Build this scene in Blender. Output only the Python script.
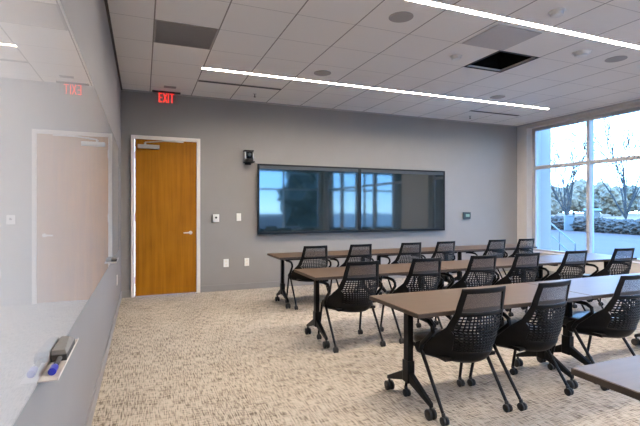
import bpy, bmesh, math, random
from mathutils import Vector, Matrix, noise
R = math.radians
PI = math.pi
scene = bpy.context.scene
for o in list(bpy.data.objects):
    bpy.data.objects.remove(o)
COL = scene.collection

# ------------------------------------------------------------------ camera
cam_d = bpy.data.cameras.new('camera')
cam = bpy.data.objects.new('camera', cam_d)
COL.objects.link(cam)
cam.location = (0, 0, 1.33)
cam.rotation_euler = (R(90), 0, -0.38513)
cam_d.sensor_width = 36.0
cam_d.lens = 436.747 / 640 * 36.0
cam_d.shift_y = -3.75 / 640
cam_d.clip_start = 0.02
cam_d.clip_end = 500
scene.camera = cam

# ------------------------------------------------------------------ exposure
vs = scene.view_settings
vs.view_transform = 'Standard'
vs.look = 'None'
vs.gamma = 1.0
vs.use_curve_mapping = False
vs.exposure = 0.14
try:
    scene.cycles.use_denoising = True
    scene.cycles.max_bounces = 12
    scene.cycles.diffuse_bounces = 6
    scene.cycles.transparent_max_bounces = 16
    scene.cycles.sample_clamp_indirect = 6
except Exception:
    pass

# ------------------------------------------------------------------ sky
SKY = 15.5
world = bpy.data.worlds.new('world')
scene.world = world
world.use_nodes = True
wn = world.node_tree
wn.nodes.clear()
wl = wn.links.new
tc = wn.nodes.new('ShaderNodeTexCoord')
dotn = wn.nodes.new('ShaderNodeVectorMath'); dotn.operation = 'DOT_PRODUCT'
dotn.inputs[1].default_value = Vector((0.80, 0.60, 0.0))
wl(tc.outputs['Generated'], dotn.inputs[0])
side = wn.nodes.new('ShaderNodeMapRange')
side.inputs['From Min'].default_value = -0.1
side.inputs['From Max'].default_value = 0.8
wl(dotn.outputs['Value'], side.inputs['Value'])
sepw = wn.nodes.new('ShaderNodeSeparateXYZ')
wl(tc.outputs['Generated'], sepw.inputs[0])
rampa = wn.nodes.new('ShaderNodeValToRGB')          # clear side of the sky
ra = rampa.color_ramp
ra.elements[0].position = 0.0; ra.elements[0].color = (0.55, 0.78, 0.95, 1)
ra.elements[1].position = 0.5; ra.elements[1].color = (0.28, 0.54, 0.98, 1)
e = ra.elements.new(0.06); e.color = (0.30, 0.60, 0.98, 1)
rampb = wn.nodes.new('ShaderNodeValToRGB')          # hazy bright side
rb = rampb.color_ramp
rb.elements[0].position = 0.0; rb.elements[0].color = (0.70, 0.86, 1.0, 1)
rb.elements[1].position = 0.42; rb.elements[1].color = (0.13, 0.40, 1.0, 1)
e = rb.elements.new(0.13); e.color = (0.58, 0.79, 1.0, 1)
wl(sepw.outputs['Z'], rampa.inputs[0])
wl(sepw.outputs['Z'], rampb.inputs[0])
mixw = wn.nodes.new('ShaderNodeMixRGB')
wl(side.outputs[0], mixw.inputs[0])
wl(rampa.outputs[0], mixw.inputs[1])
wl(rampb.outputs[0], mixw.inputs[2])
bg = wn.nodes.new('ShaderNodeBackground')
bg.inputs['Strength'].default_value = SKY
wl(mixw.outputs[0], bg.inputs['Color'])
wo = wn.nodes.new('ShaderNodeOutputWorld')
wl(bg.outputs[0], wo.inputs[0])

LAMP = 176.0
LAMP_COL = (1.0, 0.87, 0.735)

# ------------------------------------------------------------------ materials
M = {}
def mat(name, col, rough=0.5, metal=0.0, spec=0.5, coat=0.0, emit=None, estr=0.0):
    m = bpy.data.materials.new(name)
    m.use_nodes = True
    b = m.node_tree.nodes['Principled BSDF']
    b.inputs['Base Color'].default_value = (*col, 1)
    b.inputs['Roughness'].default_value = rough
    b.inputs['Metallic'].default_value = metal
    b.inputs['Specular IOR Level'].default_value = spec
    if coat:
        b.inputs['Coat Weight'].default_value = coat
        b.inputs['Coat Roughness'].default_value = 0.02
    if emit:
        b.inputs['Emission Color'].default_value = (*emit, 1)
        b.inputs['Emission Strength'].default_value = estr
    M[name] = m
    return m

def nodes_of(m):
    nt = m.node_tree
    return nt, nt.nodes, nt.links.new, nt.nodes['Principled BSDF']

def math_node(nt, op, a=None, b=None, c=None):
    n = nt.nodes.new('ShaderNodeMath'); n.operation = op
    for i, v in enumerate((a, b, c)):
        if v is None: continue
        if hasattr(v, 'links'): nt.links.new(v, n.inputs[i])
        else: n.inputs[i].default_value = v
    return n.outputs[0]

def mottled(name, col, amount=0.06, scale=6.0, bump=0.0, bscale=300.0, **k):
    """plain colour with a faint noise variation and fine bump"""
    m = mat(name, col, **k)
    nt, ns, l, b = nodes_of(m)
    t = ns.new('ShaderNodeTexCoord')
    n = ns.new('ShaderNodeTexNoise'); n.inputs['Scale'].default_value = scale
    n.inputs['Detail'].default_value = 4
    l(t.outputs['Object'], n.inputs['Vector'])
    r = ns.new('ShaderNodeValToRGB')
    r.color_ramp.elements[0].position = 0.3
    r.color_ramp.elements[1].position = 0.7
    r.color_ramp.elements[0].color = (*[c * (1 - amount) for c in col], 1)
    r.color_ramp.elements[1].color = (*[min(1, c * (1 + amount)) for c in col], 1)
    l(n.outputs['Fac'], r.inputs[0]); l(r.outputs[0], b.inputs['Base Color'])
    if bump:
        n2 = ns.new('ShaderNodeTexNoise'); n2.inputs['Scale'].default_value = bscale
        l(t.outputs['Object'], n2.inputs['Vector'])
        bp = ns.new('ShaderNodeBump'); bp.inputs['Strength'].default_value = bump
        bp.inputs['Distance'].default_value = 0.002
        l(n2.outputs['Fac'], bp.inputs['Height']); l(bp.outputs[0], b.inputs['Normal'])
    return m

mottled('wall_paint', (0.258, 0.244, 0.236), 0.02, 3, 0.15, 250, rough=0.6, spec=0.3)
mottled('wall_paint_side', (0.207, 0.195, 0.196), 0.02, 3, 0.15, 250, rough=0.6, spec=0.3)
mottled('base_vinyl', (0.235, 0.225, 0.222), 0.03, 3, rough=0.5)
mottled('frame_paint', (0.74, 0.68, 0.62), 0.02, 5, rough=0.4)
mottled('jamb_paint', (0.540, 0.506, 0.479), 0.02, 5, rough=0.6)
mottled('aluminium', (0.42, 0.41, 0.42), 0.03, 20, rough=0.4, metal=0.1)
mottled('board_white', (0.775, 0.671, 0.598), 0.01, 2, rough=0.9, spec=0.0)
mottled('white_plastic', (0.78, 0.76, 0.73), 0.02, 20, rough=0.4)
mottled('tray_grey', (0.50, 0.45, 0.41), 0.03, 30, rough=0.5)
mottled('grille_grey', (0.33, 0.31, 0.30), 0.03, 30, rough=0.6)
mottled('speaker_grey', (0.36, 0.34, 0.325), 0.05, 200, rough=0.7)
mottled('panel_grey', (0.45, 0.44, 0.45), 0.03, 30, rough=0.6)
mottled('black_void', (0.008, 0.008, 0.008), 0.1, 30, rough=0.9, spec=0.1)
mottled('black_plastic', (0.007, 0.007, 0.008), 0.1, 30, rough=0.42, spec=0.12)
mottled('black_metal', (0.009, 0.009, 0.010), 0.1, 30, rough=0.38, spec=0.14)
mottled('seat_vinyl', (0.010, 0.011, 0.013), 0.2, 60, 0.2, 400, rough=0.28, spec=0.4)
mottled('rubber', (0.012, 0.012, 0.012), 0.1, 30, rough=0.6)
mat('screen', (0.008, 0.018, 0.024), rough=0.05, spec=0.9, coat=0.45)
mottled('bezel', (0.008, 0.009, 0.011), 0.05, 30, rough=0.35, spec=0.2)
mottled('bezel_light', (0.035, 0.042, 0.05), 0.05, 30, rough=0.4)
mottled('silver', (0.62, 0.60, 0.58), 0.03, 30, rough=0.3, metal=0.8)
mottled('table_edge', (0.040, 0.026, 0.018), 0.1, 20, rough=0.45)
mottled('felt_dark', (0.045, 0.042, 0.040), 0.1, 80, rough=0.9)
mottled('felt_grey', (0.15, 0.14, 0.13), 0.1, 80, rough=0.8)
mottled('cap_blue', (0.01, 0.02, 0.35), 0.05, 30, rough=0.35)
mottled('green_screen', (0.20, 0.32, 0.25), 0.1, 60, rough=0.3)
mottled('device_dark', (0.02, 0.035, 0.038), 0.1, 30, rough=0.4)
mat('lamp_glow', (0.9, 0.9, 0.9), rough=0.4, emit=LAMP_COL, estr=LAMP)
mat('exit_red', (0.6, 0.02, 0.02), rough=0.4, emit=(1.0, 0.055, 0.04), estr=1.2)
mottled('dark_trim', (0.03, 0.03, 0.03), 0.1, 30, rough=0.5)
mottled('asphalt', (0.081, 0.036, 0.024), 0.10, 0.8, rough=0.9)
mottled('bounce_concrete', (0.50, 0.40, 0.33), 0.08, 1.5, rough=0.9)  # paler than plain paving, raised to bounce daylight onto the ceiling
mottled('dry_lawn', (0.240, 0.133, 0.076), 0.15, 0.6, rough=1.0, spec=0.1)
mottled('pier_panel', (0.288, 0.220, 0.166), 0.03, 2, rough=0.5)
mottled('bark', (0.050, 0.038, 0.033), 0.25, 6, rough=0.9)
mottled('hedge_leaf', (0.058, 0.036, 0.024), 0.5, 7, rough=0.8)
mottled('tree_leaf', (0.180, 0.115, 0.066), 0.5, 1.5, rough=0.8)
mottled('pine_leaf', (0.131, 0.089, 0.051), 0.5, 1.5, rough=0.8)
mottled('evergreen_leaf', (0.018, 0.035, 0.028), 0.5, 1.5, rough=0.8)
mottled('tan_wall', (0.12, 0.095, 0.075), 0.05, 2, rough=0.8)
mottled('pale_roof', (0.144, 0.137, 0.130), 0.05, 2, rough=0.8)
mottled('rail_paint', (0.085, 0.075, 0.065), 0.05, 8, rough=0.4)

def make_glass(name, tint, ior=1.45):
    m = bpy.data.materials.new(name); m.use_nodes = True
    nt = m.node_tree; nt.nodes.clear(); l = nt.links.new
    tr = nt.nodes.new('ShaderNodeBsdfTransparent'); tr.inputs[0].default_value = (*tint, 1)
    gl = nt.nodes.new('ShaderNodeBsdfGlossy'); gl.inputs['Roughness'].default_value = 0.0
    fr = nt.nodes.new('ShaderNodeFresnel'); fr.inputs['IOR'].default_value = ior
    mx = nt.nodes.new('ShaderNodeMixShader')
    l(fr.outputs[0], mx.inputs[0]); l(tr.outputs[0], mx.inputs[1]); l(gl.outputs[0], mx.inputs[2])
    out = nt.nodes.new('ShaderNodeOutputMaterial'); l(mx.outputs[0], out.inputs[0])
    M[name] = m
make_glass('window_glass', (0.60, 0.82, 1.0))
make_glass('board_glass', (0.985, 0.985, 0.98), 1.52)
make_glass('acrylic', (0.97, 0.93, 0.93))

def make_weave(name, col, cover):
    """open mesh fabric: a weave of dark threads with see-through gaps"""
    m = bpy.data.materials.new(name); m.use_nodes = True
    nt = m.node_tree; l = nt.links.new; b = nt.nodes['Principled BSDF']
    b.inputs['Base Color'].default_value = (*col, 1); b.inputs['Roughness'].default_value = 0.6
    tr = nt.nodes.new('ShaderNodeBsdfTransparent')
    t = nt.nodes.new('ShaderNodeTexCoord')
    s = nt.nodes.new('ShaderNodeSeparateXYZ'); l(t.outputs['Object'], s.inputs[0])
    P = 0.004
    a = math_node(nt, 'LESS_THAN', math_node(nt, 'FRACT', math_node(nt, 'DIVIDE', s.outputs['X'], P)), cover)
    c = math_node(nt, 'LESS_THAN', math_node(nt, 'FRACT', math_node(nt, 'DIVIDE', s.outputs['Z'], P)), cover)
    f = math_node(nt, 'MAXIMUM', a, c)
    mx = nt.nodes.new('ShaderNodeMixShader')
    l(f, mx.inputs[0]); l(tr.outputs[0], mx.inputs[1]); l(b.outputs[0], mx.inputs[2])
    l(mx.outputs[0], nt.nodes['Material Output'].inputs[0])
    M[name] = m
make_weave('mesh_fabric', (0.028, 0.026, 0.029), 0.48)

def make_carpet():
    m = mat('carpet', (0.45, 0.39, 0.32), rough=0.95, spec=0.1)
    nt, ns, l, b = nodes_of(m)
    t = ns.new('ShaderNodeTexCoord')
    def nz(sx, sy, sc, det, rough=0.6):
        mp = ns.new('ShaderNodeMapping'); mp.inputs['Scale'].default_value = (sx, sy, 1)
        l(t.outputs['Object'], mp.inputs[0])
        n = ns.new('ShaderNodeTexNoise'); n.inputs['Scale'].default_value = sc
        n.inputs['Detail'].default_value = det; n.inputs['Roughness'].default_value = rough
        l(mp.outputs[0], n.inputs['Vector']); return n.outputs['Fac']
    dash = nz(1.0, 0.085, 128, 1.0)
    weft = nz(0.10, 1.0, 98, 1)
    blot = nz(1, 1, 2.6, 3)
    d = math_node(nt, 'ADD', math_node(nt, 'MULTIPLY', dash, 0.60), math_node(nt, 'MULTIPLY', weft, 0.40))
    d = math_node(nt, 'ADD', d, math_node(nt, 'MULTIPLY', math_node(nt, 'SUBTRACT', blot, 0.5), 0.16))
    r = ns.new('ShaderNodeValToRGB'); cr = r.color_ramp
    cr.elements[0].position = 0.37; cr.elements[0].color = (0.125, 0.103, 0.083, 1)
    cr.elements[1].position = 0.55; cr.elements[1].color = (0.405, 0.36, 0.305, 1)
    e = cr.elements.new(0.465); e.color = (0.285, 0.25, 0.21, 1)
    l(d, r.inputs[0]); l(r.outputs[0], b.inputs['Base Color'])
    bp = ns.new('ShaderNodeBump'); bp.inputs['Strength'].default_value = 0.4
    bp.inputs['Distance'].default_value = 0.004
    l(d, bp.inputs['Height']); l(bp.outputs[0], b.inputs['Normal'])
make_carpet()

TILE = 0.6096
def make_ceiling():
    m = mat('ceiling_tile', (0.6, 0.57, 0.54), rough=0.9, spec=0.1)
    nt, ns, l, b = nodes_of(m)
    t = ns.new('ShaderNodeTexCoord')
    s = ns.new('ShaderNodeSeparateXYZ'); l(t.outputs['Object'], s.inputs[0])
    def line(out, off, hw):
        v = math_node(nt, 'DIVIDE', math_node(nt, 'SUBTRACT', out, off), TILE)
        v = math_node(nt, 'FRACT', math_node(nt, 'ADD', v, 100.5))
        v = math_node(nt, 'ABSOLUTE', math_node(nt, 'SUBTRACT', v, 0.5))
        return math_node(nt, 'LESS_THAN', v, hw / TILE)
    lx = line(s.outputs['X'], 0.101, 0.0065)
    ly = line(s.outputs['Y'], 4.44, 0.0042)
    n = ns.new('ShaderNodeTexNoise'); n.inputs['Scale'].default_value = 180
    l(t.outputs['Object'], n.inputs['Vector'])
    base = ns.new('ShaderNodeMixRGB')
    base.inputs[1].default_value = (0.84, 0.81, 0.77, 1)
    base.inputs[2].default_value = (0.90, 0.87, 0.83, 1)
    l(n.outputs['Fac'], base.inputs[0])
    m1 = ns.new('ShaderNodeMixRGB'); l(ly, m1.inputs[0]); l(base.outputs[0], m1.inputs[1])
    m1.inputs[2].default_value = (0.56, 0.535, 0.51, 1)
    m2 = ns.new('ShaderNodeMixRGB'); l(lx, m2.inputs[0]); l(m1.outputs[0], m2.inputs[1])
    m2.inputs[2].default_value = (0.30, 0.275, 0.25, 1)
    l(m2.outputs[0], b.inputs['Base Color'])
make_ceiling()

def make_wood(name, c0, c1, sc, rough, vertical):
    m = mat(name, c0, rough=rough, spec=0.2 if vertical else 0.5)
    nt, ns, l, b = nodes_of(m)
    b.inputs['IOR'].default_value = 1.5 if vertical else 1.22
    t = ns.new('ShaderNodeTexCoord')
    mp = ns.new('ShaderNodeMapping')
    mp.inputs['Scale'].default_value = (14, 14, 0.5) if vertical else (0.7, 14, 14)
    l(t.outputs['Object'], mp.inputs[0])
    n = ns.new('ShaderNodeTexNoise'); n.inputs['Scale'].default_value = sc
    n.inputs['Detail'].default_value = 6; n.inputs['Distortion'].default_value = 0.6
    l(mp.outputs[0], n.inputs['Vector'])
    n2 = ns.new('ShaderNodeTexNoise'); n2.inputs['Scale'].default_value = 2.2
    n2.inputs['Detail'].default_value = 3
    l(t.outputs['Object'], n2.inputs['Vector'])
    f = math_node(nt, 'ADD', math_node(nt, 'MULTIPLY', n.outputs['Fac'], 0.6), math_node(nt, 'MULTIPLY', n2.outputs['Fac'], 0.4))
    r = ns.new('ShaderNodeValToRGB')
    r.color_ramp.elements[0].position = 0.32; r.color_ramp.elements[0].color = (*c0, 1)
    r.color_ramp.elements[1].position = 0.68; r.color_ramp.elements[1].color = (*c1, 1)
    l(f, r.inputs[0]); l(r.outputs[0], b.inputs['Base Color'])
make_wood('door_maple', (0.25, 0.094, 0.002), (0.40, 0.160, 0.006), 2.2, 0.42, True)
make_wood('table_laminate', (0.066, 0.043, 0.027), (0.088, 0.058, 0.037), 3.0, 0.40, False)

# ------------------------------------------------------------------ mesh builder
class MB:
    def __init__(self): self.v = []; self.f = []
    def add(self, vs, fs):
        n = len(self.v); self.v += [tuple(p) for p in vs]; self.f += [tuple(i + n for i in q) for q in fs]
        return self
    def box(self, x0, x1, y0, y1, z0, z1):
        return self.add([(x0,y0,z0),(x1,y0,z0),(x1,y1,z0),(x0,y1,z0),(x0,y0,z1),(x1,y0,z1),(x1,y1,z1),(x0,y1,z1)],
                        [(0,3,2,1),(4,5,6,7),(0,1,5,4),(1,2,6,5),(2,3,7,6),(3,0,4,7)])
    def hexa(self, p):   # 8 points, bottom ring then top ring
        return self.add(p, [(0,3,2,1),(4,5,6,7),(0,1,5,4),(1,2,6,5),(2,3,7,6),(3,0,4,7)])
    def tube(self, pts, r, n=8, caps=True):
        pts = [Vector(p) for p in pts]
        rs = r if isinstance(r, (list, tuple)) else [r] * len(pts)
        rings = []; up = None
        for i, p in enumerate(pts):
            d = (pts[min(i+1, len(pts)-1)] - pts[max(i-1, 0)])
            d = d.normalized() if d.length > 1e-9 else Vector((0,0,1))
            if up is None:
                up = Vector((0,0,1)) if abs(d.z) < 0.9 else Vector((1,0,0))
            a = d.cross(up)
            if a.length < 1e-6: a = d.orthogonal()
            a.normalize(); b = a.cross(d).normalized(); up = b
            rings.append([p + a*math.cos(2*PI*k/n)*rs[i] + b*math.sin(2*PI*k/n)*rs[i] for k in range(n)])
        vs = [q for ring in rings for q in ring]; fs = []
        for i in range(len(rings)-1):
            for k in range(n):
                fs.append((i*n+k, i*n+(k+1)%n, (i+1)*n+(k+1)%n, (i+1)*n+k))
        if caps:
            fs.append(tuple(reversed(range(n)))); fs.append(tuple((len(rings)-1)*n+k for k in range(n)))
        return self.add(vs, fs)
    def lathe(self, prof, c=(0,0,0), axis='z', n=24):
        """prof: list of (radius, height)"""
        vs = []; fs = []
        for (r, h) in prof:
            for k in range(n):
                a = 2*PI*k/n; x, y, z = r*math.cos(a), r*math.sin(a), h
                if axis == 'x': x, y, z = z, x, y
                elif axis == 'y': x, y, z = x, z, -y
                vs.append((c[0]+x, c[1]+y, c[2]+z))
        for i in range(len(prof)-1):
            for k in range(n):
                fs.append((i*n+k, i*n+(k+1)%n, (i+1)*n+(k+1)%n, (i+1)*n+k))
        fs.append(tuple(reversed(range(n)))); fs.append(tuple((len(prof)-1)*n+k for k in range(n)))
        return self.add(vs, fs)
    def build(self, name, m, parent=None, bevel=0.0, seg=2, smooth=True, fixn=True, solid=0.0):
        me = bpy.data.meshes.new(name); me.from_pydata(self.v, [], self.f); me.update()
        if fixn:
            bm = bmesh.new(); bm.from_mesh(me)
            bmesh.ops.recalc_face_normals(bm, faces=bm.faces); bm.to_mesh(me); bm.free()
        me.materials.append(M[m] if isinstance(m, str) else m)
        if smooth:
            me.polygons.foreach_set('use_smooth', [True]*len(me.polygons))
            try: me.set_sharp_from_angle(angle=R(38))
            except Exception: pass
        o = bpy.data.objects.new(name, me); COL.objects.link(o)
        if parent: o.parent = parent
        if solid:
            s = o.modifiers.new('solid', 'SOLIDIFY'); s.thickness = solid; s.offset = 0
        if bevel:
            b = o.modifiers.new('bevel', 'BEVEL'); b.width = bevel; b.segments = seg; b.limit_method = 'ANGLE'
        return o

def tag(o, label, cat, group=None, kind=None):
    o['label'] = label; o['category'] = cat
    if group: o['group'] = group
    if kind: o['kind'] = kind
    return o
def thing(name, label, cat, loc=(0,0,0), rz=0.0, group=None):
    o = bpy.data.objects.new(name, None); COL.objects.link(o)
    o.location = loc; o.rotation_euler = (0,0,rz); o.empty_display_size = 0.1
    return tag(o, label, cat, group)
def struct(o):
    o['kind'] = 'structure'; return o
def dup(root, loc, rz, label, group=None):
    r = root.copy(); COL.objects.link(r); r.location = loc; r.rotation_euler = (0,0,rz)
    r['label'] = label
    if group: r['group'] = group
    for ch in list(root.children):
        c = ch.copy(); COL.objects.link(c); c.parent = r
        for g in list(ch.children):
            d = g.copy(); COL.objects.link(d); d.parent = c
    return r
def one(mb, name, m, label, cat, group=None, **k):
    return tag(mb.build(name, m, **k), label, cat, group)

# ------------------------------------------------------------------ the room
XL, XR, YB, YF, H = -0.3065, 7.551, 7.2005, -4.0, 3.135
XO = 7.85                                             # outer face of the window wall
struct(MB().box(XL-0.15, XO, YF-0.3, YB+0.15, -0.12, 0).build('floor', 'carpet', smooth=False))

# ceiling with one open cell
HX0, HX1 = 3.759+0.012, 4.368-0.012
HY0, HY1 = 3.8304+0.012, 4.44-0.012
STRIP_Y = (5.743, 3.183, 0.62, -1.95); STRIP_W = 0.062; SX0, SX1 = 0.701, 6.761
holes = [(HX0, HX1, HY0, HY1)] + [(SX0, SX1, y-STRIP_W/2, y+STRIP_W/2) for y in STRIP_Y]
cb = MB()
gx = sorted({XL-0.15, XO} | {h[0] for h in holes} | {h[1] for h in holes})
gy = sorted({YF-0.3, YB+0.15} | {h[2] for h in holes} | {h[3] for h in holes})
for y0, y1 in zip(gy, gy[1:]):
    run = None
    for x0, x1 in zip(gx, gx[1:]):
        cx_, cy_ = (x0+x1)/2, (y0+y1)/2
        if any(h[0] < cx_ < h[1] and h[2] < cy_ < h[3] for h in holes):
            if run: cb.box(run[0], run[1], y0, y1, H, H+0.03)
            run = None
        else: run = (run[0], x1) if run else (x0, x1)
    if run: cb.box(run[0], run[1], y0, y1, H, H+0.03)
struct(cb.build('ceiling', 'ceiling_tile', smooth=False))

DX0, DX1, DZ = -0.169, 0.848, 2.454                   # door frame, outer
wb = MB()
wb.box(XL-0.15, DX0+0.02, YB, YB+0.15, 0, H)
wb.box(DX1-0.02, XO, YB, YB+0.15, 0, H)
wb.box(DX0+0.02, DX1-0.02, YB, YB+0.15, DZ-0.02, H)
struct(wb.build('wall_back', 'wall_paint', smooth=False))
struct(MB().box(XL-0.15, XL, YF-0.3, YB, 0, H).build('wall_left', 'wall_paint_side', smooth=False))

SILL, HEAD, TRAN = 0.43, 3.03, 2.205
WIN_R = [(3.85, 6.945), (-3.9, 2.46)]
wr = MB()
wr.box(XR, XO, YF-0.3, YB, 0, SILL)
wr.box(XR, XO, YF-0.3, YB, HEAD+0.02, H)
edges = [YB] + [v for w in WIN_R for v in (w[1], w[0])] + [YF-0.3]
for k in range(0, len(edges), 2):
    wr.box(XR, XO, edges[k+1], edges[k], SILL, HEAD+0.02)
struct(wr.build('wall_right', 'jamb_paint', smooth=False))
WIN_F = [(3.9, 7.45)]
wf = MB()
wf.box(XL, XR, YF-0.3, YF, 0, SILL)
wf.box(XL, XR, YF-0.3, YF, HEAD+0.02, H)
ed = [XR] + [v for w in WIN_F for v in (w[1], w[0])] + [XL]
for k in range(0, len(ed), 2):
    wf.box(ed[k+1], ed[k], YF-0.3, YF, SILL, HEAD+0.02)
struct(wf.build('wall_front', 'wall_paint', smooth=False))

struct(MB().box(DX1+0.001, XR, YB-0.012, YB, 0, 0.10).box(XL, DX0-0.001, YB-0.012, YB, 0, 0.10).build('baseboard_back', 'base_vinyl', bevel=0.003))
struct(MB().box(XL, XL+0.012, YF, YB-0.012, 0, 0.10).build('baseboard_left', 'base_vinyl', bevel=0.003))
struct(MB().box(XR-0.012, XR, YF, YB-0.012, 0, 0.10).build('baseboard_right', 'base_vinyl', bevel=0.003))
# shadow-gap angle where the ceiling meets the walls
struct(MB().box(XL, XR, YB-0.022, YB, H-0.02, H).build('trim_1', 'grille_grey', smooth=False))
struct(MB().box(XL, XL+0.022, YF, YB-0.022, H-0.02, H).build('trim_2', 'dark_trim', smooth=False))
struct(MB().box(XR-0.04, XR, YF, YB-0.022, H-0.03, H).build('trim_3', 'aluminium', smooth=False))

def window_wall(name, a0, a1, mulls, axis):
    """frame + panes in a glazed opening; axis 'x' = plane x const (right wall), 'y' = front wall"""
    if axis == 'x': g0, g1 = 7.70, 7.80
    else: g0, g1 = YF-0.25, YF-0.15
    def bx(mb, u0, u1, z0, z1, d0=g0, d1=g1):
        if axis == 'x': mb.box(d0, d1, u0, u1, z0, z1)
        else: mb.box(u0, u1, d0, d1, z0, z1)
    fr = MB(); w = 0.08
    bx(fr, a0, a0+w, SILL, HEAD+0.02); bx(fr, a1-w, a1, SILL, HEAD+0.02)
    bx(fr, a0+w, a1-w, SILL, SILL+0.06); bx(fr, a0+w, a1-w, HEAD-0.04, HEAD+0.02)
    cuts = [a0+w]; mulls = sorted(mulls)
    for m_ in mulls:
        bx(fr, m_-0.03, m_+0.03, SILL+0.06, HEAD-0.04, g0-0.03 if axis == 'x' else g0, g1 if axis == 'x' else g1+0.03)
        cuts += [m_-0.03, m_+0.03]
    cuts.append(a1-w)
    for k in range(0, len(cuts), 2):
        bx(fr, cuts[k], cuts[k+1], TRAN-0.035, TRAN+0.035)
    root = struct(fr.build(name, 'aluminium', smooth=False, bevel=0.003, seg=1))
    gm = (g0+g1)/2
    for k in range(0, len(cuts), 2):
        for z0, z1 in ((SILL+0.06, TRAN-0.035), (TRAN+0.035, HEAD-0.04)):
            pm = MB()
            u0, u1 = cuts[k], cuts[k+1]
            if axis == 'x': pm.add([(gm,u0,z0),(gm,u1,z0),(gm,u1,z1),(gm,u0,z1)], [(0,1,2,3)])
            else: pm.add([(u0,gm,z0),(u1,gm,z0),(u1,gm,z1),(u0,gm,z1)], [(0,1,2,3)])
            pm.build('pane', 'window_glass', root, smooth=False, fixn=False)
    s = MB()
    if axis == 'x': s.box(XR-0.02, 7.70, a0+0.002, a1-0.002, SILL, SILL+0.02)
    else: s.box(a0+0.002, a1-0.002, YF-0.15, YF+0.02, SILL, SILL+0.02)
    s.build('window_sill', 'jamb_paint', root, bevel=0.004)
window_wall('window_1', 3.85, 6.945, [5.66, 4.40], 'x')
window_wall('window_2', -3.9, 2.46, [1.72, 0.40, -1.0, -2.4], 'x')
window_wall('window_3', 3.9, 7.45, [5.74], 'y')

# ------------------------------------------------------------------ door
door = struct(MB().box(DX0+0.055, DX1-0.055, YB-0.004, YB+0.04, 0.008, DZ-0.055).build('door_1', 'door_maple', bevel=0.003))
fb = MB()
fb.box(DX0, DX0+0.052, YB-0.03, YB+0.10, 0, DZ)
fb.box(DX1-0.052, DX1, YB-0.03, YB+0.10, 0, DZ)
fb.box(DX0+0.052, DX1-0.052, YB-0.03, YB+0.10, DZ-0.052, DZ)
fb.build('door_frame', 'frame_paint', door, bevel=0.004)
hb = MB()
hb.lathe([(0.028, -0.014), (0.028, -0.004)], (0.70, YB, 0.96), 'y', 20)
hb.tube([(0.70, YB-0.01, 0.96), (0.70, YB-0.055, 0.96)], 0.010, 10)
hb.tube([(0.71, YB-0.055, 0.96), (0.66, YB-0.058, 0.96), (0.59, YB-0.055, 0.958)], [0.011, 0.012, 0.010], 10)
hb.build('door_handle', 'silver', door)
clo = MB().box(-0.075, 0.235, YB-0.062, YB-0.004, 2.255, 2.315).build('door_closer', 'silver', door, bevel=0.006)
ca = MB()
ca.tube([(0.03, YB-0.035, 2.315), (0.03, YB-0.035, 2.345)], 0.018, 10)
ca.tube([(0.03, YB-0.035, 2.35), (0.30, YB-0.16, 2.365), (0.54, YB-0.035, 2.385)], 0.010, 8)
ca.box(0.49, 0.59, YB-0.05, YB-0.02, 2.375, 2.402)
ca.build('closer_arm', 'silver', clo)
for hz in (0.25, 1.2, 2.15):
    MB().tube([(DX0+0.053, YB-0.012, hz-0.055), (DX0+0.053, YB-0.012, hz+0.055)], 0.008, 8).build('hinge', 'silver', door)

# ------------------------------------------------------------------ glass marker board on the left wall
wbd = one(MB().box(XL+0.001, XL+0.006, -1.6, 6.3, 0.797, 2.135), 'glass_whiteboard', 'board_white',
    'long glossy white glass marker board mounted along left wall', 'whiteboard', smooth=False)
gx_ = XL+0.010
MB().add([(gx_,-1.6,0.797),(gx_,6.3,0.797),(gx_,6.3,2.135),(gx_,-1.6,2.135),
          (XL+0.006,-1.6,0.797),(XL+0.006,6.3,0.797),(XL+0.006,6.3,2.135),(XL+0.006,-1.6,2.135)],
         [(0,1,2,3),(0,4,5,1),(1,5,6,2),(2,6,7,3),(3,7,4,0)]).build('glass_sheet', 'board_glass', wbd, smooth=False)
def marker_tray(y0, label):
    t = thing('marker_tray', label, 'tray', (XL+0.010, y0, 0.801))
    b = MB()
    b.box(-0.009, 0.053, 0, 0.46, -0.0038, 0)
    b.box(0.050, 0.053, 0, 0.46, 0, 0.004)
    b.build('tray_shelf', 'tray_grey', t, bevel=0.001, seg=1)
    return t
def eraser(x, y, z, label, l=0.20):
    t = thing('board_eraser', label, 'eraser', (x, y, z))
    f = MB()
    f.hexa([(-0.025,0,0),(0.025,0,0),(0.025,l,0),(-0.025,l,0),(-0.025,0,0.022),(0.025,0,0.022),(0.025,l,0.022),(-0.025,l,0.022)])
    f.build('felt_pad', 'felt_dark', t, bevel=0.002)
    c = MB()
    c.hexa([(-0.025,0,0.022),(0.025,0,0.022),(0.025,l,0.022),(-0.025,l,0.022),(-0.023,0.004,0.038),(0.019,0.004,0.038),(0.008,l-0.012,0.038),(-0.021,l-0.012,0.038)])
    c.build('eraser_back', 'felt_grey', t, bevel=0.002)
    return t
marker_tray(1.565, 'white marker tray under the near part of glass board, holding eraser and blue marker')
eraser(-0.2715, 1.75, 0.8012, 'dark grey felt eraser lying behind blue capped marker on near tray')
mk = thing('marker', 'blue capped dry erase marker lying on near white tray', 'marker', (-0.268, 1.605, 0.8130))
MB().lathe([(0.007,0),(0.0118,0.002),(0.0118,0.045),(0.009,0.048)], axis='y', n=16).build('marker_cap', 'cap_blue', mk)
MB().lathe([(0.0085,0.048),(0.0085,0.056)], axis='y', n=16).build('marker_ring', 'silver', mk)
MB().lathe([(0.008,0.056),(0.008,0.140),(0.006,0.143)], axis='y', n=16).build('marker_barrel', 'felt_dark', mk)
marker_tray(4.75, 'white marker tray under the far end of glass board near door')
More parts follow.
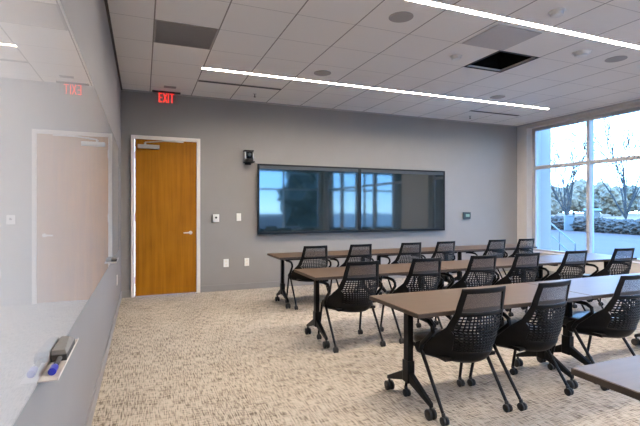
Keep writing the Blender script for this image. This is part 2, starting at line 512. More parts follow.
eraser(-0.2715, 4.87, 0.8012, 'dark felt eraser on the far tray near door', 0.14)

# ------------------------------------------------------------------ displays on the back wall
def display(x0, x1, label):
    z0, z1 = 0.91, 2.089
    t = thing('wall_display', label, 'screen', ((x0+x1)/2, YB, z0), 0, 'twin wall displays')
    w = (x1-x0)/2 - 0.001; h = z1-z0
    MB().box(-w+0.03, w-0.03, -0.05, 0, 0.03, h-0.03).build('display_housing', 'bezel', t)
    b = MB(); bw = 0.030; tw = 0.052
    b.box(-w, -w+bw, -0.085, -0.045, 0, h); b.box(w-bw, w, -0.085, -0.045, 0, h)
    b.box(-w+bw, w-bw, -0.085, -0.045, 0, bw+0.015); b.box(-w+bw, w-bw, -0.085, -0.045, h-0.030, h)
    b.build('bezel', 'bezel', t, bevel=0.003)
    MB().box(-w+bw, w-bw, -0.080, -0.045, h-0.030-tw, h-0.030).build('sensor_bar', 'bezel_light', t, bevel=0.002)
    MB().box(-w+bw, w-bw, -0.075, -0.045, bw+0.015, h-0.030-tw).build('screen_panel', 'screen', t, smooth=False)
display(1.768, 3.668, 'left of two wide dark wall displays, nearer the door')
display(3.668, 5.570, 'right of two wide dark wall displays, nearer the windows')

# ------------------------------------------------------------------ things on the back wall
t = thing('video_camera', 'small black conference camera on wall bracket beside left display', 'camera', (1.620, YB, 2.10))
MB().box(-0.075, 0.085, -0.16, 0, 0.0, 0.018).box(-0.05, 0.05, -0.012, 0, -0.03, 0.0).build('bracket', 'black_plastic', t, bevel=0.003)
MB().box(-0.06, 0.06, -0.14, -0.03, 0.018, 0.055).build('camera_base', 'black_plastic', t, bevel=0.006)
MB().box(-0.076, -0.056, -0.13, -0.03, 0.055, 0.17).build('yoke', 'silver', t, bevel=0.006)
MB().box(0.056, 0.074, -0.13, -0.03, 0.055, 0.15).build('yoke', 'silver', t, bevel=0.006)
hd = MB().lathe([(0.03,-0.053),(0.058,-0.043),(0.062,0),(0.058,0.043),(0.03,0.053)], (0,-0.085,0.125), 'x', 20).build('camera_head', 'black_plastic', t)
MB().lathe([(0.03,-0.155),(0.034,-0.12)], (0,0,0.125), 'y', 20).build('lens', 'screen', hd)
MB().box(-0.08, 0.08, -0.10, 0.0, 0.185, 0.205).build('camera_cap', 'black_plastic', t, bevel=0.004)

t = thing('thermostat', 'white square thermostat with dark dial on wall right of door', 'thermostat', (1.09, YB, 1.18))
MB().box(-0.06, 0.055, -0.012, 0, -0.072, 0.06).build('back_plate', 'felt_grey', t, bevel=0.003)
MB().box(-0.045, 0.055, -0.035, -0.012, -0.058, 0.07).build('cover', 'white_plastic', t, bevel=0.004)
MB().lathe([(0.016,-0.042),(0.018,-0.035)], (0.005,0,0.015), 'y', 14).build('dial', 'felt_dark', t)
def plate(name, x, z, w, h, label, cat, kind):
    t = thing(name, label, cat, (x, YB, z))
    MB().box(-w/2, w/2, -0.008, 0, -h/2, h/2).build('cover_plate', 'white_plastic', t, bevel=0.003)
    if kind == 'switch':
        MB().box(-0.017, 0.017, -0.014, -0.008, -0.033, 0.033).build('rocker', 'white_plastic', t, bevel=0.002)
    else:
        for dz in (-0.028, 0.028):
            MB().box(-0.017, 0.017, -0.011, -0.008, dz-0.014, dz+0.014).box(-0.008,-0.005,-0.0115,-0.011,dz-0.005,dz+0.006).build('socket', 'frame_paint', t, bevel=0.001)
plate('light_switch', 1.468, 1.20, 0.075, 0.125, 'white rocker light switch between thermostat and left display', 'switch', 'switch')
plate('wall_outlet', 1.26, 0.45, 0.085, 0.13, 'white wall outlet low below thermostat, left of two', 'outlet', 'outlet')
plate('wall_outlet', 1.602, 0.452, 0.078, 0.13, 'white wall outlet low below light switch, right of two', 'outlet', 'outlet')
t = thing('wall_outlet', 'white outlet plate low on left wall near the door corner', 'outlet', (XL, 6.05, 0.44), R(90))
MB().box(-0.04, 0.04, -0.008, 0, -0.062, 0.062).build('cover_plate', 'white_plastic', t, bevel=0.003)
t = thing('control_panel', 'small dark control panel with green screen right of displays', 'panel', (6.165, YB, 1.20))
MB().box(-0.095, 0.095, -0.03, 0, -0.07, 0.07).build('panel_body', 'device_dark', t, bevel=0.006)
MB().box(-0.035, 0.06, -0.033, -0.03, -0.025, 0.03).build('panel_screen', 'green_screen', t)

# ------------------------------------------------------------------ exit sign
t = thing('exit_sign', 'red lit EXIT sign hanging from ceiling above wooden door', 'sign', (0.335, 7.09, H))
MB().box(-0.205, 0.205, -0.022, 0.022, -0.022, 0).build('sign_housing', 'dark_trim', t, bevel=0.003)
MB().box(-0.165, 0.165, -0.003, 0.003, -0.185, -0.022).build('sign_panel', 'acrylic', t, smooth=False)
lt = MB()
def stroke(x0, z0, x1, z1, w=0.015):
    d = Vector((x1-x0, 0, z1-z0)).normalized(); n = Vector((-d.z, 0, d.x))*w/2
    a, b = Vector((x0,0,z0)), Vector((x1,0,z1))
    y0, y1 = -0.0055, -0.0035
    lt.hexa([(*(a-n).xz,), ] and [Vector((p.x, yy, p.z)) for yy in (y0, y1) for p in (a-n, b-n, b+n, a+n)])
zt, zb_ = -0.028, -0.172
hs = 0.009
# E
stroke(-0.104, zt, -0.104, zb_); [stroke(-0.104, z, -0.062, z) for z in (zt-hs, (zt+zb_)/2, zb_+hs)]
# X
stroke(-0.044, zt, 0.004, zb_); stroke(0.004, zt, -0.044, zb_)
# I
stroke(0.026, zt, 0.026, zb_)
# T
stroke(0.050, zt-hs, 0.110, zt-hs); stroke(0.080, zt, 0.080, zb_)
lt.build('sign_letters', 'exit_red', t, smooth=False)

# ------------------------------------------------------------------ on the ceiling
def strip(y, label):
    t = thing('linear_ceiling_light', label, 'light', ((SX0+SX1)/2, y, H), 0, 'recessed linear lights')
    l_ = (SX1-SX0)/2; w = STRIP_W; e = 0.0015
    h = MB()
    h.box(-l_, l_, -w/2, -w/2+e, -0.001, 0.03).box(-l_, l_, w/2-e, w/2, -0.001, 0.03)
    h.box(-l_, -l_+e, -w/2+e, w/2-e, -0.001, 0.03).box(l_-e, l_, -w/2+e, w/2-e, -0.001, 0.03)
    h.build('housing', 'white_plastic', t, smooth=False)
    MB().box(-l_+e, l_-e, -w/2+e, w/2-e, 0.012, 0.03).build('diffuser', 'lamp_glow', t, smooth=False)
strip(5.743, 'long glowing linear ceiling light nearest the display wall')
strip(3.183, 'long glowing linear ceiling light second from the display wall')
strip(0.62, 'long glowing linear ceiling light third from the display wall')
strip(-1.95, 'long glowing linear ceiling light farthest from the display wall')

def disc(name, x, y, r, m, label, cat, prof=None):
    p = prof or [(r*0.8, -0.010), (r*0.96, -0.008), (r, 0.0)]
    return one(MB().lathe(p, (x, y, H), 'z', 32), name, m, label, cat)
def speaker(x, y, label, r=0.118):
    t = thing('ceiling_speaker', label, 'speaker', (x, y, H), 0, 'round ceiling speakers')
    MB().lathe([(r, -0.004), (r, 0)], n=36).build('speaker_rim', 'white_plastic' if r > 0.2 else 'speaker_grey', t)
    MB().lathe([(r*0.6, -0.010), (r*0.92, -0.007), (r*0.92, -0.003)], n=36).build('speaker_grille', 'speaker_grey', t)
speaker(2.245, 3.514, 'round grey ceiling speaker above nearest light strip, beyond left of square panel', 0.115)
speaker(2.204, 5.35, 'round grey ceiling speaker in front of far light strip, above the displays', 0.115)
speaker(5.283, 5.436, 'round grey ceiling speaker near right end of far light strip', 0.115)
speaker(5.266, 3.526, 'round pale ceiling speaker nearest the windows beside white detector', 0.115)
def detector(x, y, label, r=0.075):
    t = thing('smoke_detector', label, 'detector', (x, y, H), 0, 'white ceiling detectors')
    MB().lathe([(r*0.95, -0.012), (r, 0)], n=28).build('detector_base', 'white_plastic', t)
    MB().lathe([(r*0.45, -0.045), (r*0.70, -0.038), (r*0.80, -0.012)], n=28).build('detector_head', 'white_plastic', t)
detector(3.43, 4.179, 'white ceiling detector left of black open tile', 0.07)
detector(4.685, 3.527, 'large white ceiling detector right of square grey panel', 0.105)
detector(3.502, 2.882, 'white ceiling detector in front of second light strip', 0.075)
def sprinkler(x, y, label):
    t = thing('sprinkler_head', label, 'sprinkler', (x, y, H), 0, 'ceiling sprinklers')
    MB().lathe([(0.022, -0.006), (0.032, 0)], n=20).build('escutcheon', 'silver', t)
    MB().lathe([(0.018, -0.05), (0.018, -0.046), (0.006, -0.044), (0.007, -0.006)], n=14).build('deflector', 'felt_dark', t)
sprinkler(1.622, 6.717, 'small dark sprinkler head on ceiling above camera')
sprinkler(5.867, 6.744, 'small dark sprinkler head on ceiling above control panel')
def slot(x0, x1, y, label):
    t = thing('slot_diffuser', label, 'vent', ((x0+x1)/2, y, H), 0, 'slot air diffusers')
    l_ = (x1-x0)/2
    MB().box(-l_, l_, -0.040, -0.028, -0.003, 0.01).box(-l_, l_, 0.028, 0.040, -0.003, 0.01).build('slot_frame', 'grille_grey', t, smooth=False)
    MB().box(-l_, l_, -0.028, 0.028, -0.001, 0.01).build('slot_opening', 'felt_dark', t, smooth=False)
slot(0.721, 1.93, 6.32, 'narrow dark slot air diffuser in ceiling near the exit sign')
slot(5.55, 6.72, 6.37, 'narrow dark slot air diffuser in ceiling above control panel')
t = thing('air_grille', 'square grey ceiling air grille beside left end of far light', 'vent', (0.406, 4.735, H))
MB().box(-0.30, 0.30, -0.30, 0.30, -0.004, 0.01).build('grille_frame', 'grille_grey', t, smooth=False)
sl = MB()
for k in range(26):
    y = -0.275 + k*0.022
    sl.hexa([(-0.285,y,-0.008),(0.285,y,-0.008),(0.285,y+0.004,-0.008),(-0.285,y+0.004,-0.008),(-0.285,y+0.006,-0.003),(0.285,y+0.006,-0.003),(0.285,y+0.010,-0.003),(-0.285,y+0.010,-0.003)])
sl.build('louvres', 'grille_grey', t, smooth=False)
t = thing('air_supply_panel', 'square light grey ceiling panel touching second light strip', 'vent', (3.49, 3.535, H))
MB().box(-0.30, 0.30, -0.29, 0.285, -0.003, 0.01).build('panel_frame', 'white_plastic', t, smooth=False)
MB().box(-0.285, 0.285, -0.255, 0.275, -0.010, -0.003).build('panel_plate', 'panel_grey', t, smooth=False)
t = thing('open_return', 'black square open return in ceiling beside grey panel', 'vent', ((HX0+HX1)/2, (HY0+HY1)/2, H))
hx, hy = (HX1-HX0)/2, (HY1-HY0)/2
d = MB()
d.box(-hx-0.02, -hx, -hy-0.02, hy+0.02, 0.0299, 0.5).box(hx, hx+0.02, -hy-0.02, hy+0.02, 0.0299, 0.5)
d.box(-hx, hx, -hy-0.02, -hy, 0.0299, 0.5).box(-hx, hx, hy, hy+0.02, 0.0299, 0.5).box(-hx-0.02, hx+0.02, -hy-0.02, hy+0.02, 0.5, 0.51)
d.build('duct', 'black_void', t, smooth=False)
d = MB()
for s_ in (-1, 1):
    d.box(s_*hx-0.014, s_*hx+0.014, -hy-0.014, hy+0.014, -0.004, 0.0)
    d.box(-hx+0.014, hx-0.014, s_*hy-0.014, s_*hy+0.014, -0.004, 0.0)
d.build('return_frame', 'black_plastic', t, smooth=False)
one(MB().box(0.285, 0.455, 6.76, 6.85, H-0.006, H+0.005), 'ceiling_plate', 'grille_grey', 'small grey plate on ceiling just before the exit sign', 'plate', bevel=0.002)

# ------------------------------------------------------------------ folding tables
TZ = 0.692; TL = 1.524; TW = 0.62
def make_table():
    t = thing('training_table', 'x', 'table', (0,0,0), 0, 'flip-top training tables')
    top = MB().box(-TL/2+0.001, TL/2-0.001, -TW/2, TW/2, TZ-0.028, TZ).build('tabletop', 'table_laminate', t, bevel=0.003)
    eb = MB()
    e0 = 0.0022
    eb.box(-TL/2, TL/2, -TW/2-e0, -TW/2, TZ-0.027, TZ-0.002).box(-TL/2, TL/2, TW/2, TW/2+e0, TZ-0.027, TZ-0.002)
    eb.box(-TL/2-e0+0.001, -TL/2+0.001, -TW/2, TW/2, TZ-0.027, TZ-0.002).box(TL/2-0.001, TL/2+e0-0.001, -TW/2, TW/2, TZ-0.027, TZ-0.002)
    eb.build('edge_band', 'table_edge', top, smooth=False)
    lx = TL/2 - 0.135
    MB().box(-lx, lx, -0.022, 0.022, 0.615, 0.665).build('beam', 'black_metal', t, bevel=0.003)
    for s in (-1, 1):
        MB().box(s*lx-0.03, s*lx+0.03, -0.24, 0.24, TZ-0.058, TZ-0.028).build('top_bracket', 'black_metal', t, bevel=0.005)
        MB().box(s*(lx-0.17)-0.07, s*(lx-0.17)+0.07, -0.16, -0.05, TZ-0.052, TZ-0.028).build('flip_latch', 'black_plastic', t, bevel=0.012)
        lg = MB().box(s*lx-0.021, s*lx+0.021, -0.030, 0.030, 0.17, TZ-0.03).box(s*lx-0.027, s*lx+0.027, -0.037, 0.037, 0.15, 0.30).build('leg', 'black_metal', t, bevel=0.005)
        ft = MB()
        for q in (-1, 1):
            y0, y1 = q*0.03, q*0.262
            a = [(s*lx-0.02, y0, 0.155), (s*lx+0.02, y0, 0.155), (s*lx+0.013, y1, 0.078), (s*lx-0.013, y1, 0.078)]
            b = [(s*lx-0.02, y0, 0.225), (s*lx+0.02, y0, 0.225), (s*lx+0.013, y1, 0.105), (s*lx-0.013, y1, 0.105)]
            ft.hexa(a + b)
        ft.build('foot', 'black_metal', t, bevel=0.004)
        for q in (-1, 1):
            c = (s*lx, q*0.250, 0.034)
            w = MB()
            for dx in (-0.017, 0.017):
                w.lathe([(0.026, dx-0.011), (0.034, dx-0.007), (0.034, dx+0.007), (0.026, dx+0.011)], c, 'x', 18)
            w.tube([(c[0], c[1], 0.034), (c[0], c[1], 0.085)], 0.009, 8)
            w.lathe([(0.012, -0.03), (0.012, 0.03)], c, 'x', 10)
            w.build('caster', 'rubber', t)
    return t
def fix_label(o, label): o['label'] = label; return o
ROWS = [  # y centre, x of left end, count, row words
    (5.83, 1.665, 3, 'far row'),
    (4.10, 1.49, 3, 'middle row'),
    (2.545, 1.55, 3, 'front row'),
]
pos_words = ['leftmost', 'centre one', 'nearest the windows']
table0 = make_table(); used = False
for (yc, xl, n, words) in ROWS:
    for k in range(n):
        loc = (xl + TL*(k+0.5) + 0.004*k, yc, 0)
        lab = 'brown wheeled table with black legs, %s in the %s of tables' % (pos_words[k], words)
        if not used:
            table0.location = loc; table0['label'] = lab; used = True
        else: dup(table0, loc, 0, lab)
dup(table0, (1.60+TL/2, 0.94, 0), 0, 'brown training table reflecting window light, cut off by bottom right corner')

# ------------------------------------------------------------------ mesh back chairs
def lerp_tab(tab, x):
    if x <= tab[0][0]: return tab[0][1]
    for (a, va), (b, vb) in zip(tab, tab[1:]):
        if x <= b:
            f = (x-a)/(b-a); f = f*f*(3-2*f)*0.4 + f*0.6
            return va + (vb-va)*f
    return tab[-1][1]
Wt = [(0.355,0.215),(0.37,0.250),(0.40,0.266),(0.43,0.270),(0.47,0.262),(0.52,0.242),(0.60,0.212),(0.70,0.186),(0.845,0.168)]
St = [(0.355,-0.205),(0.38,-0.240),(0.43,-0.270),(0.50,-0.292),(0.60,-0.298),(0.70,-0.300),(0.845,-0.318)]
Ft = [(0.355,0.27),(0.38,0.31),(0.43,0.335),(0.47,0.275),(0.52,0.185),(0.60,0.095),(0.70,0.050),(0.845,0.028)]
def shell(u, z):
    w = lerp_tab(Wt, z); a = abs(u)
    return Vector((u*w, lerp_tab(St, z) + lerp_tab(Ft, z)*a**2.4, z))
def inner(z):                      # half width of the open windows at height z
    w = lerp_tab(Wt, z)
    lim = w - 0.036
    if z < 0.56: lim = min(lim, 0.172 - (0.56-z)*0.12)
    return lim / w
ZX0, ZX1 = 0.668, 0.694            # cross bar
ZL, ZU = 0.440, 0.812              # bottom of lattice, top of upper mesh
def make_chair():
    t = thing('mesh_chair', 'x', 'chair', (0,0,0), 0, 'black mesh back chairs')
    zs = [0.355,0.363,0.372,0.385,0.40,0.42,ZL] + [ZL+(ZX0-ZL)*k/9 for k in range(1,10)] + [ZX1] + [ZX1+(ZU-ZX1)*k/4 for k in range(1,5)] + [0.829,0.845]
    NI, NO = 8, 5
    cols = []
    for z in zs:
        q = inner(z)
        us = [-1+(1-q)*k/NO for k in range(NO)] + [-q+2*q*k/NI for k in range(NI+1)] + [q+(1-q)*(k+1)/NO for k in range(NO)]
        cols.append(us)
    n = len(cols[0]); mb = MB(); vs = [shell(u, z) for z, us in zip(zs, cols) for u in us]; fs = []
    for i in range(len(zs)-1):
        zm = (zs[i]+zs[i+1])/2
        for j in range(n-1):
            inside = NO <= j < NO+NI
            if inside and (ZL < zm < ZX0 or ZX1 < zm < ZU): continue
            fs.append((i*n+j, i*n+j+1, (i+1)*n+j+1, (i+1)*n+j))
    mb.add(vs, fs)
    back = mb.build('backrest', 'black_plastic', t, solid=0.014, fixn=False)
    b = back.modifiers.new('bevel', 'BEVEL'); b.width = 0.004; b.segments = 2; b.limit_method = 'ANGLE'
    # fine fabric in the upper window
    mb = MB(); N = 10; vs = []; fs = []
    for i in range(5):
        z = ZX1-0.003+(ZU-ZX1+0.006)*i/4; q = inner(z)*1.01
        vs += [shell(-q+2*q*j/N, z) for j in range(N+1)]
    for i in range(4):
        for j in range(N): fs.append((i*(N+1)+j, i*(N+1)+j+1, (i+1)*(N+1)+j+1, (i+1)*(N+1)+j))
    mb.add(vs, fs).build('back_mesh', 'mesh_fabric', back, fixn=False)
    # moulded lattice in the lower window
    mb = MB(); NC, NR = 15, 12
    for i in range(NR):
        z0 = ZL-0.002+(ZX0-ZL+0.004)*i/NR; z1 = ZL-0.002+(ZX0-ZL+0.004)*(i+1)/NR
        for j in range(NC):
            def pt(fu, fz):
                z = z0+(z1-z0)*fz; q = inner(z)*1.01
                return shell(-q+2*q*(j+fu)/NC, z)
            g = i/(NR-1)
            du = 0.17 + 0.16*(1-g)**2; dz = 0.20 + 0.22*(1-g)**1.5
            o_ = [pt(0,0), pt(1,0), pt(1,1), pt(0,1)]
            h_ = [pt(du,dz), pt(1-du,dz), pt(1-du,1-dz), pt(du,1-dz)]
            mb.add(o_+h_, [(0,1,5,4),(1,2,6,5),(2,3,7,6),(3,0,4,7)])
    mb.build('back_lattice', 'black_plastic', back, fixn=False, solid=0.004)
    # seat cushion
    mb = MB(); prof = [(0.80,0.385),(0.95,0.395),(1.0,0.412),(1.0,0.432),(0.965,0.450),(0.88,0.458),(0.5,0.459),(0.02,0.457)]
    K = 40; vs = []; fs = []
    for s, z in prof:
        for k in range(K):
            a = 2*PI*k/K; ca, sa = math.cos(a), math.sin(a)
            ex = 0.5 if sa > 0 else 0.95
            x = math.copysign(abs(ca)**ex, ca)*0.218*s; y = 0.03+math.copysign(abs(sa)**ex, sa)*(0.225 if sa > 0 else 0.20)*s
            dz = -0.020*max(0, (y-0.13)/0.12)**2
            vs.append((x, y, z+dz))
    for i in range(len(prof)-1):
        for k in range(K): fs.append((i*K+k, i*K+(k+1)%K, (i+1)*K+(k+1)%K, (i+1)*K+k))
    fs.append(tuple(reversed(range(K)))); fs.append(tuple((len(prof)-1)*K+k for k in range(K)))
    mb.add(vs, fs).build('seat', 'seat_vinyl', t)
    fr = MB()
    fr.box(-0.20, 0.20, -0.17, 0.20, 0.365, 0.387)
    fr.tube([(-0.250,0.045,0.385),(-0.15,0.03,0.362),(0.15,0.03,0.362),(0.250,0.045,0.385)], 0.0105, 8)
    fr.build('seat_frame', 'black_plastic', t)
    for s in (-1, 1):
        ar = MB()
        pts = [(s*0.252,0.020,0.400),(s*0.270,-0.020,0.450),(s*0.277,-0.095,0.510),(s*0.280,-0.150,0.558),(s*0.280,-0.145,0.592),(s*0.278,-0.105,0.614),(s*0.276,0.0,0.618),(s*0.272,0.095,0.612),(s*0.270,0.125,0.602)]
        ar.tube(pts, [0.016,0.016,0.015,0.014,0.014,0.015,0.016,0.015,0.011], 10)
        ar.build('armrest', 'black_plastic', t)
        for (p0, p1) in (((s*0.250,0.020,0.395),(s*0.250,-0.215,0.062)), ((s*0.225,0.165,0.392),(s*0.236,0.232,0.062))):
            a, b = Vector(p0), Vector(p1)
            lg = MB().tube([a, a.lerp(b,0.5), b], [0.0125,0.0118,0.0105], 10).build('leg', 'black_metal', t)
            c = (b.x, b.y-0.012, 0.026)
            w = MB()
            for dx in (-0.012, 0.012):
                w.lathe([(0.019, dx-0.009), (0.026, dx-0.006), (0.026, dx+0.006), (0.019, dx+0.009)], c, 'x', 16)
            w.lathe([(0.009, -0.02), (0.009, 0.02)], c, 'x', 8)
            w.tube([(b.x, b.y, 0.070), (b.x, b.y-0.006, 0.040), c], [0.012,0.013,0.010], 8)
            w.build('caster', 'rubber', lg)
    return t
chair0 = make_chair(); cused = False
CH = [
    (5.70, [(2.13,0),(2.80,0.03),(3.64,-0.02),(4.25,0.02),(5.265,-0.03),(5.89,-0.02)], 'far table row'),
    (3.92, [(1.905,0),(2.63,-0.03),(3.35,-0.03),(3.98,-0.05),(4.75,-0.06),(5.60,-0.06)], 'middle table row'),
    (2.425, [(1.972,-0.015),(2.55,0.10),(3.385,0.05)], 'nearest table row'),
]
ordw = ['first', 'second', 'third', 'fourth', 'fifth', 'sixth']
for (yc, xs, words) in CH:
    for k, (x, rz) in enumerate(xs):
        lab = 'black mesh back chair, %s from left along the %s' % (ordw[k], words)
        if not cused:
            chair0.location = (x, yc, 0); chair0.rotation_euler.z = rz; chair0['label'] = lab; cused = True
        else: dup(chair0, (x, yc, 0), rz, lab)

# ------------------------------------------------------------------ outside the windows
GZ = -0.15
struct(MB().box(XO, 160, -120, 160, GZ-0.1, GZ).build('ground', 'asphalt', smooth=False))
struct(MB().box(-60, XO, -120, YF-0.31, GZ-0.1, GZ+0.04).build('terrace', 'bounce_concrete', smooth=False))
struct(MB().box(XO+0.001, XO+3.0, YF, 9.5, GZ, GZ+0.05).build('bounce_walkway', 'bounce_concrete', smooth=False))  # unseen strip outside, kept bright to bounce daylight up to the ceiling
struct(MB().box(XO, 8.33, 7.0, 7.5, GZ, 3.6).build('exterior_pier', 'pier_panel', bevel=0.01))
# direction helpers on the ground outside
import math as _m
cs, sn = _m.cos(0.38513), _m.sin(0.38513)
def at(u, depth):
    x = (u-320)/436.747*depth
    return (x*cs + depth*sn, -x*sn + depth*cs)
# dry lawn beyond the hedge (a sloping quad strip with thickness)
lp = [at(500, 40), at(760, 21), at(900, 60), at(470, 110)]
struct(MB().hexa([(*p, GZ) for p in lp] + [(*p, GZ+z) for p, z in zip(lp, (0.06, 0.06, 0.7, 0.7))]).build('lawn', 'dry_lawn', smooth=False))

def blob(center, rad, seed, squash=(1,1,1), sub=4, amp=0.35, freq=1.6):
    bm = bmesh.new(); bmesh.ops.create_icosphere(bm, subdivisions=sub, radius=1.0)
    off = Vector((seed*3.1, seed*1.7, seed*5.3))
    vs = []; 
    for v in bm.verts:
        d = v.co.normalized()
        f = 1 + amp*noise.fractal(d*freq+off, 0.9, 2.1, 5)
        f += 0.10*noise.noise(d*11+off) + 0.06*noise.noise(d*23+off)
        vs.append(Vector((d.x*squash[0], d.y*squash[1], d.z*squash[2]))*rad*f + Vector(center))
    fs = [tuple(v.index for v in f.verts) for f in bm.faces]; bm.free()
    return vs, fs
def hedge(p0, p1, h, w, seed, label):
    t = thing('hedge', label, 'hedge', (p0[0], p0[1], GZ))
    a, b = Vector((0,0,0)), Vector((p1[0]-p0[0], p1[1]-p0[1], 0))
    n = max(2, int((b-a).length/(w*0.55)))
    mb = MB()
    for k in range(n+1):
        c = a.lerp(b, k/n)
        mb.add(*blob((c.x, c.y, h*0.5), w*0.60, seed+k*0.37, (1,1,h/w*0.95), 4, 0.35, 3.5))
    mb.build('hedge_foliage', 'hedge_leaf', t, smooth=False)
hedge(at(545, 33), at(559, 32), 0.85, 1.3, 1, 'dark green clipped hedge outside window, left end behind railing')
hedge(at(580, 30), at(601, 28.3), 0.85, 1.3, 2, 'dark green clipped hedge across road, behind window mullion')
hedge(at(613, 27.3), at(670, 24), 0.80, 1.3, 3, 'dark green clipped hedge across road, right side of window')
x, y = at(569, 30)
t = thing('utility_box', 'pale upright utility box standing between two hedges outside', 'box', (x, y, GZ), R(-40))
MB().box(-0.28, 0.28, -0.2, 0.2, 0, 1.0).build('cabinet', 'pale_roof', t, bevel=0.03)
MB().box(-0.31, 0.31, -0.23, 0.23, 1.0, 1.06).build('lid', 'pale_roof', t, bevel=0.01)

def bare_tree(x, y, h, seed, label):
    rnd = random.Random(seed); mb = MB()
    def grow(p, d, l, r, lev):
        pts = [p]; q = Vector(p); dd = Vector(d)
        n = 4
        for k in range(n):
            dd = (dd + Vector((rnd.uniform(-.12,.12), rnd.uniform(-.12,.12), rnd.uniform(0,.10)))).normalized()
            q = q + dd*l/n; pts.append(q.copy())
        rs = [max(0.015, r*(1-0.45*k/n)) for k in range(n+1)]
        mb.tube(pts, rs, 6 if lev < 2 else 3)
        if lev >= 4: return
        m = 3
        for k in range(m):
            f = rnd.uniform(0.3, 0.8) if k else 1.0
            i = min(n-1, int(f*n)); base = pts[i].lerp(pts[i+1], f*n-i)
            ang = rnd.uniform(0, 2*PI); spread = rnd.uniform(0.30, 0.62)
            side = dd.orthogonal().normalized(); side.rotate(Matrix.Rotation(ang, 3, dd))
            nd = (dd*math.cos(spread) + side*math.sin(spread)); nd.z += 0.15; nd.normalize()
            grow(base, nd, l*rnd.uniform(0.6, 0.85), max(0.020, r*(1-0.55*f)*0.66), lev+1)
    # short bole, then long upswept limbs from low down
    bole = Vector((0,0,h*0.10))
    mb.tube([(0,0,-0.1), (0.01,0,h*0.05), bole], [h*0.024, h*0.020, h*0.019], 8)
    for k in range(7):
        a = 2*PI*k/7 + rnd.uniform(-.3,.3); sp = 0.12 if k == 0 else rnd.uniform(0.15, 0.5)
        d = Vector((math.sin(sp)*math.cos(a), math.sin(sp)*math.sin(a), math.cos(sp)))
        grow(bole + Vector((0,0,-0.05+0.03*k)), d, h*0.42, h*0.0075, 1)
    o = mb.build('bare_tree', 'bark', fixn=False)
    o.location = (x, y, GZ)
    return tag(o, label, 'tree')
x, y = at(567.5, 34); bare_tree(x, y, 8.4, 5, 'leafless tree across road, seen left of window mullion')
x, y = at(626, 29); bare_tree(x, y, 8.2, 11, 'leafless tree across road, seen right of window mullion')

def leafy_tree(name, x, y, h, r, seed, m, label, conical=False, base=0.0):
    t = thing(name, label, 'tree', (x, y, GZ+base))
    MB().tube([(0,0,-0.3), (0.1,0,h*0.3), (0,0,h*0.6)], [0.03*h, 0.022*h, 0.012*h], 8).build('trunk', 'bark', t)
    rnd = random.Random(seed); mb = MB()
    for k in range(9):
        f = k/8
        if conical: rr = r*(1-0.75*f); c = (rnd.uniform(-.2,.2)*r, rnd.uniform(-.2,.2)*r, h*(0.25+0.68*f))
        else:
            a = rnd.uniform(0, 2*PI); q = rnd.uniform(0.2, 0.6)*r
            rr = r*rnd.uniform(0.42, 0.62); c = (q*math.cos(a), q*math.sin(a), h*(0.32+0.55*f))
        mb.add(*blob(c, rr, seed+k*1.3, (1,1,0.9), 3, 0.45, 2.2))
    mb.build('crown', m, t, smooth=False)
far = [  # pixel-free list: bearing (as view angle column), distance, height, radius
    (540, 66, 4.4, 2.1, 0), (551, 80, 5.2, 2.4, 0), (562, 96, 5.6, 2.5, 1), (573.5, 66, 5.0, 2.1, 0), (586, 80, 6.0, 2.4, 1),
    (599, 96, 6.8, 2.7, 0), (612, 66, 4.2, 2.1, 0), (625, 80, 5.0, 2.5, 1), (638, 96, 5.4, 2.7, 0), (651, 66, 4.0, 2.1, 0)]
fw = ['left end of the far treeline, behind the pale pier', 'far treeline left of first leafless tree', 'far treeline directly behind first leafless tree',
      'far treeline right of first leafless tree', 'far treeline left of centre mullion', 'far treeline right of centre mullion', 'far treeline midway to second leafless tree',
      'far treeline behind second leafless tree', 'far treeline at the right picture edge', 'far treeline just past the right picture edge']
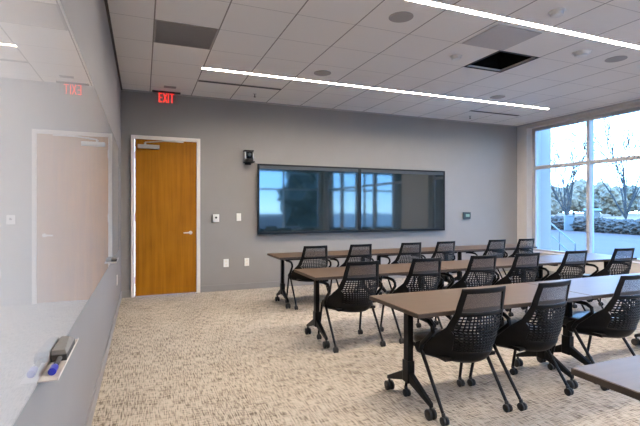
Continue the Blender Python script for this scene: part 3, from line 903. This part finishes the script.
for k, (u, dd, h, r, c) in enumerate(far):
    x, y = at(u, dd)
    leafy_tree('leafy_tree', x, y, h, r, 20+k*7, 'pine_leaf' if c else 'tree_leaf', 'grey green tree in the %s' % fw[k], base=0.3)
x, y = at(592, 62)
t = thing('garden_shelter', 'small tan shelter with pale roof before far trees', 'building', (x, y, GZ+0.2), R(-45))
MB().box(-0.9, 0.9, -0.6, 0.6, 0, 1.1).build('shelter_wall', 'tan_wall', t)
MB().hexa([(-1.1,-0.8,1.1),(1.1,-0.8,1.1),(1.1,0.8,1.1),(-1.1,0.8,1.1),(-1.0,-0.1,1.4),(1.0,-0.1,1.4),(1.0,0.1,1.4),(-1.0,0.1,1.4)]).build('shelter_roof', 'pale_roof', t)
# evergreens south of the building, mirrored in the displays
ever = [(12.4, -17.0, 8.5, 2.6, 'dark evergreen behind building, mirrored in middle of left display'),
        (18.0, -20.0, 9.5, 3.0, 'tall dark evergreen farthest behind building, mirrored in left display'),
        (17.6, -12.5, 8.0, 2.4, 'dark evergreen beside building, mirrored beside seam of displays'),
        (19.5, -5.5, 8.5, 2.8, 'dark evergreen beside building, mirrored in right end of right display')]
for k, (x, y, h, r, lab) in enumerate(ever):
    leafy_tree('evergreen_tree', x, y, h, r, 60+k*5, 'evergreen_leaf', lab, True)
# stair railing just outside
def pz(u, v, depth):
    x, y = at(u, depth); return Vector((x, y, 1.33 - (v-209.25)/436.747*depth))
t = thing('stair_railing', 'pale metal stair railing descending outside beside pale pier', 'railing', (*at(552, 13), GZ))
o0 = Vector(t.location)
def rail_tube(ps, r): return MB().tube([p - o0 for p in ps], r, 8)
A, B = pz(548, 221, 13.0), pz(575, 244, 11.6)
rail_tube([A, B, Vector((B.x, B.y, GZ))], 0.022).build('top_rail', 'rail_paint', t)
A2, B2 = A - Vector((0,0,0.35)), B - Vector((0,0,0.35))
rail_tube([A2, B2], 0.016).build('lower_rail', 'rail_paint', t)
for f in (0.0, 0.45):
    p = A.lerp(B, f)
    rail_tube([p, Vector((p.x, p.y, GZ))], 0.020).build('post', 'rail_paint', t)
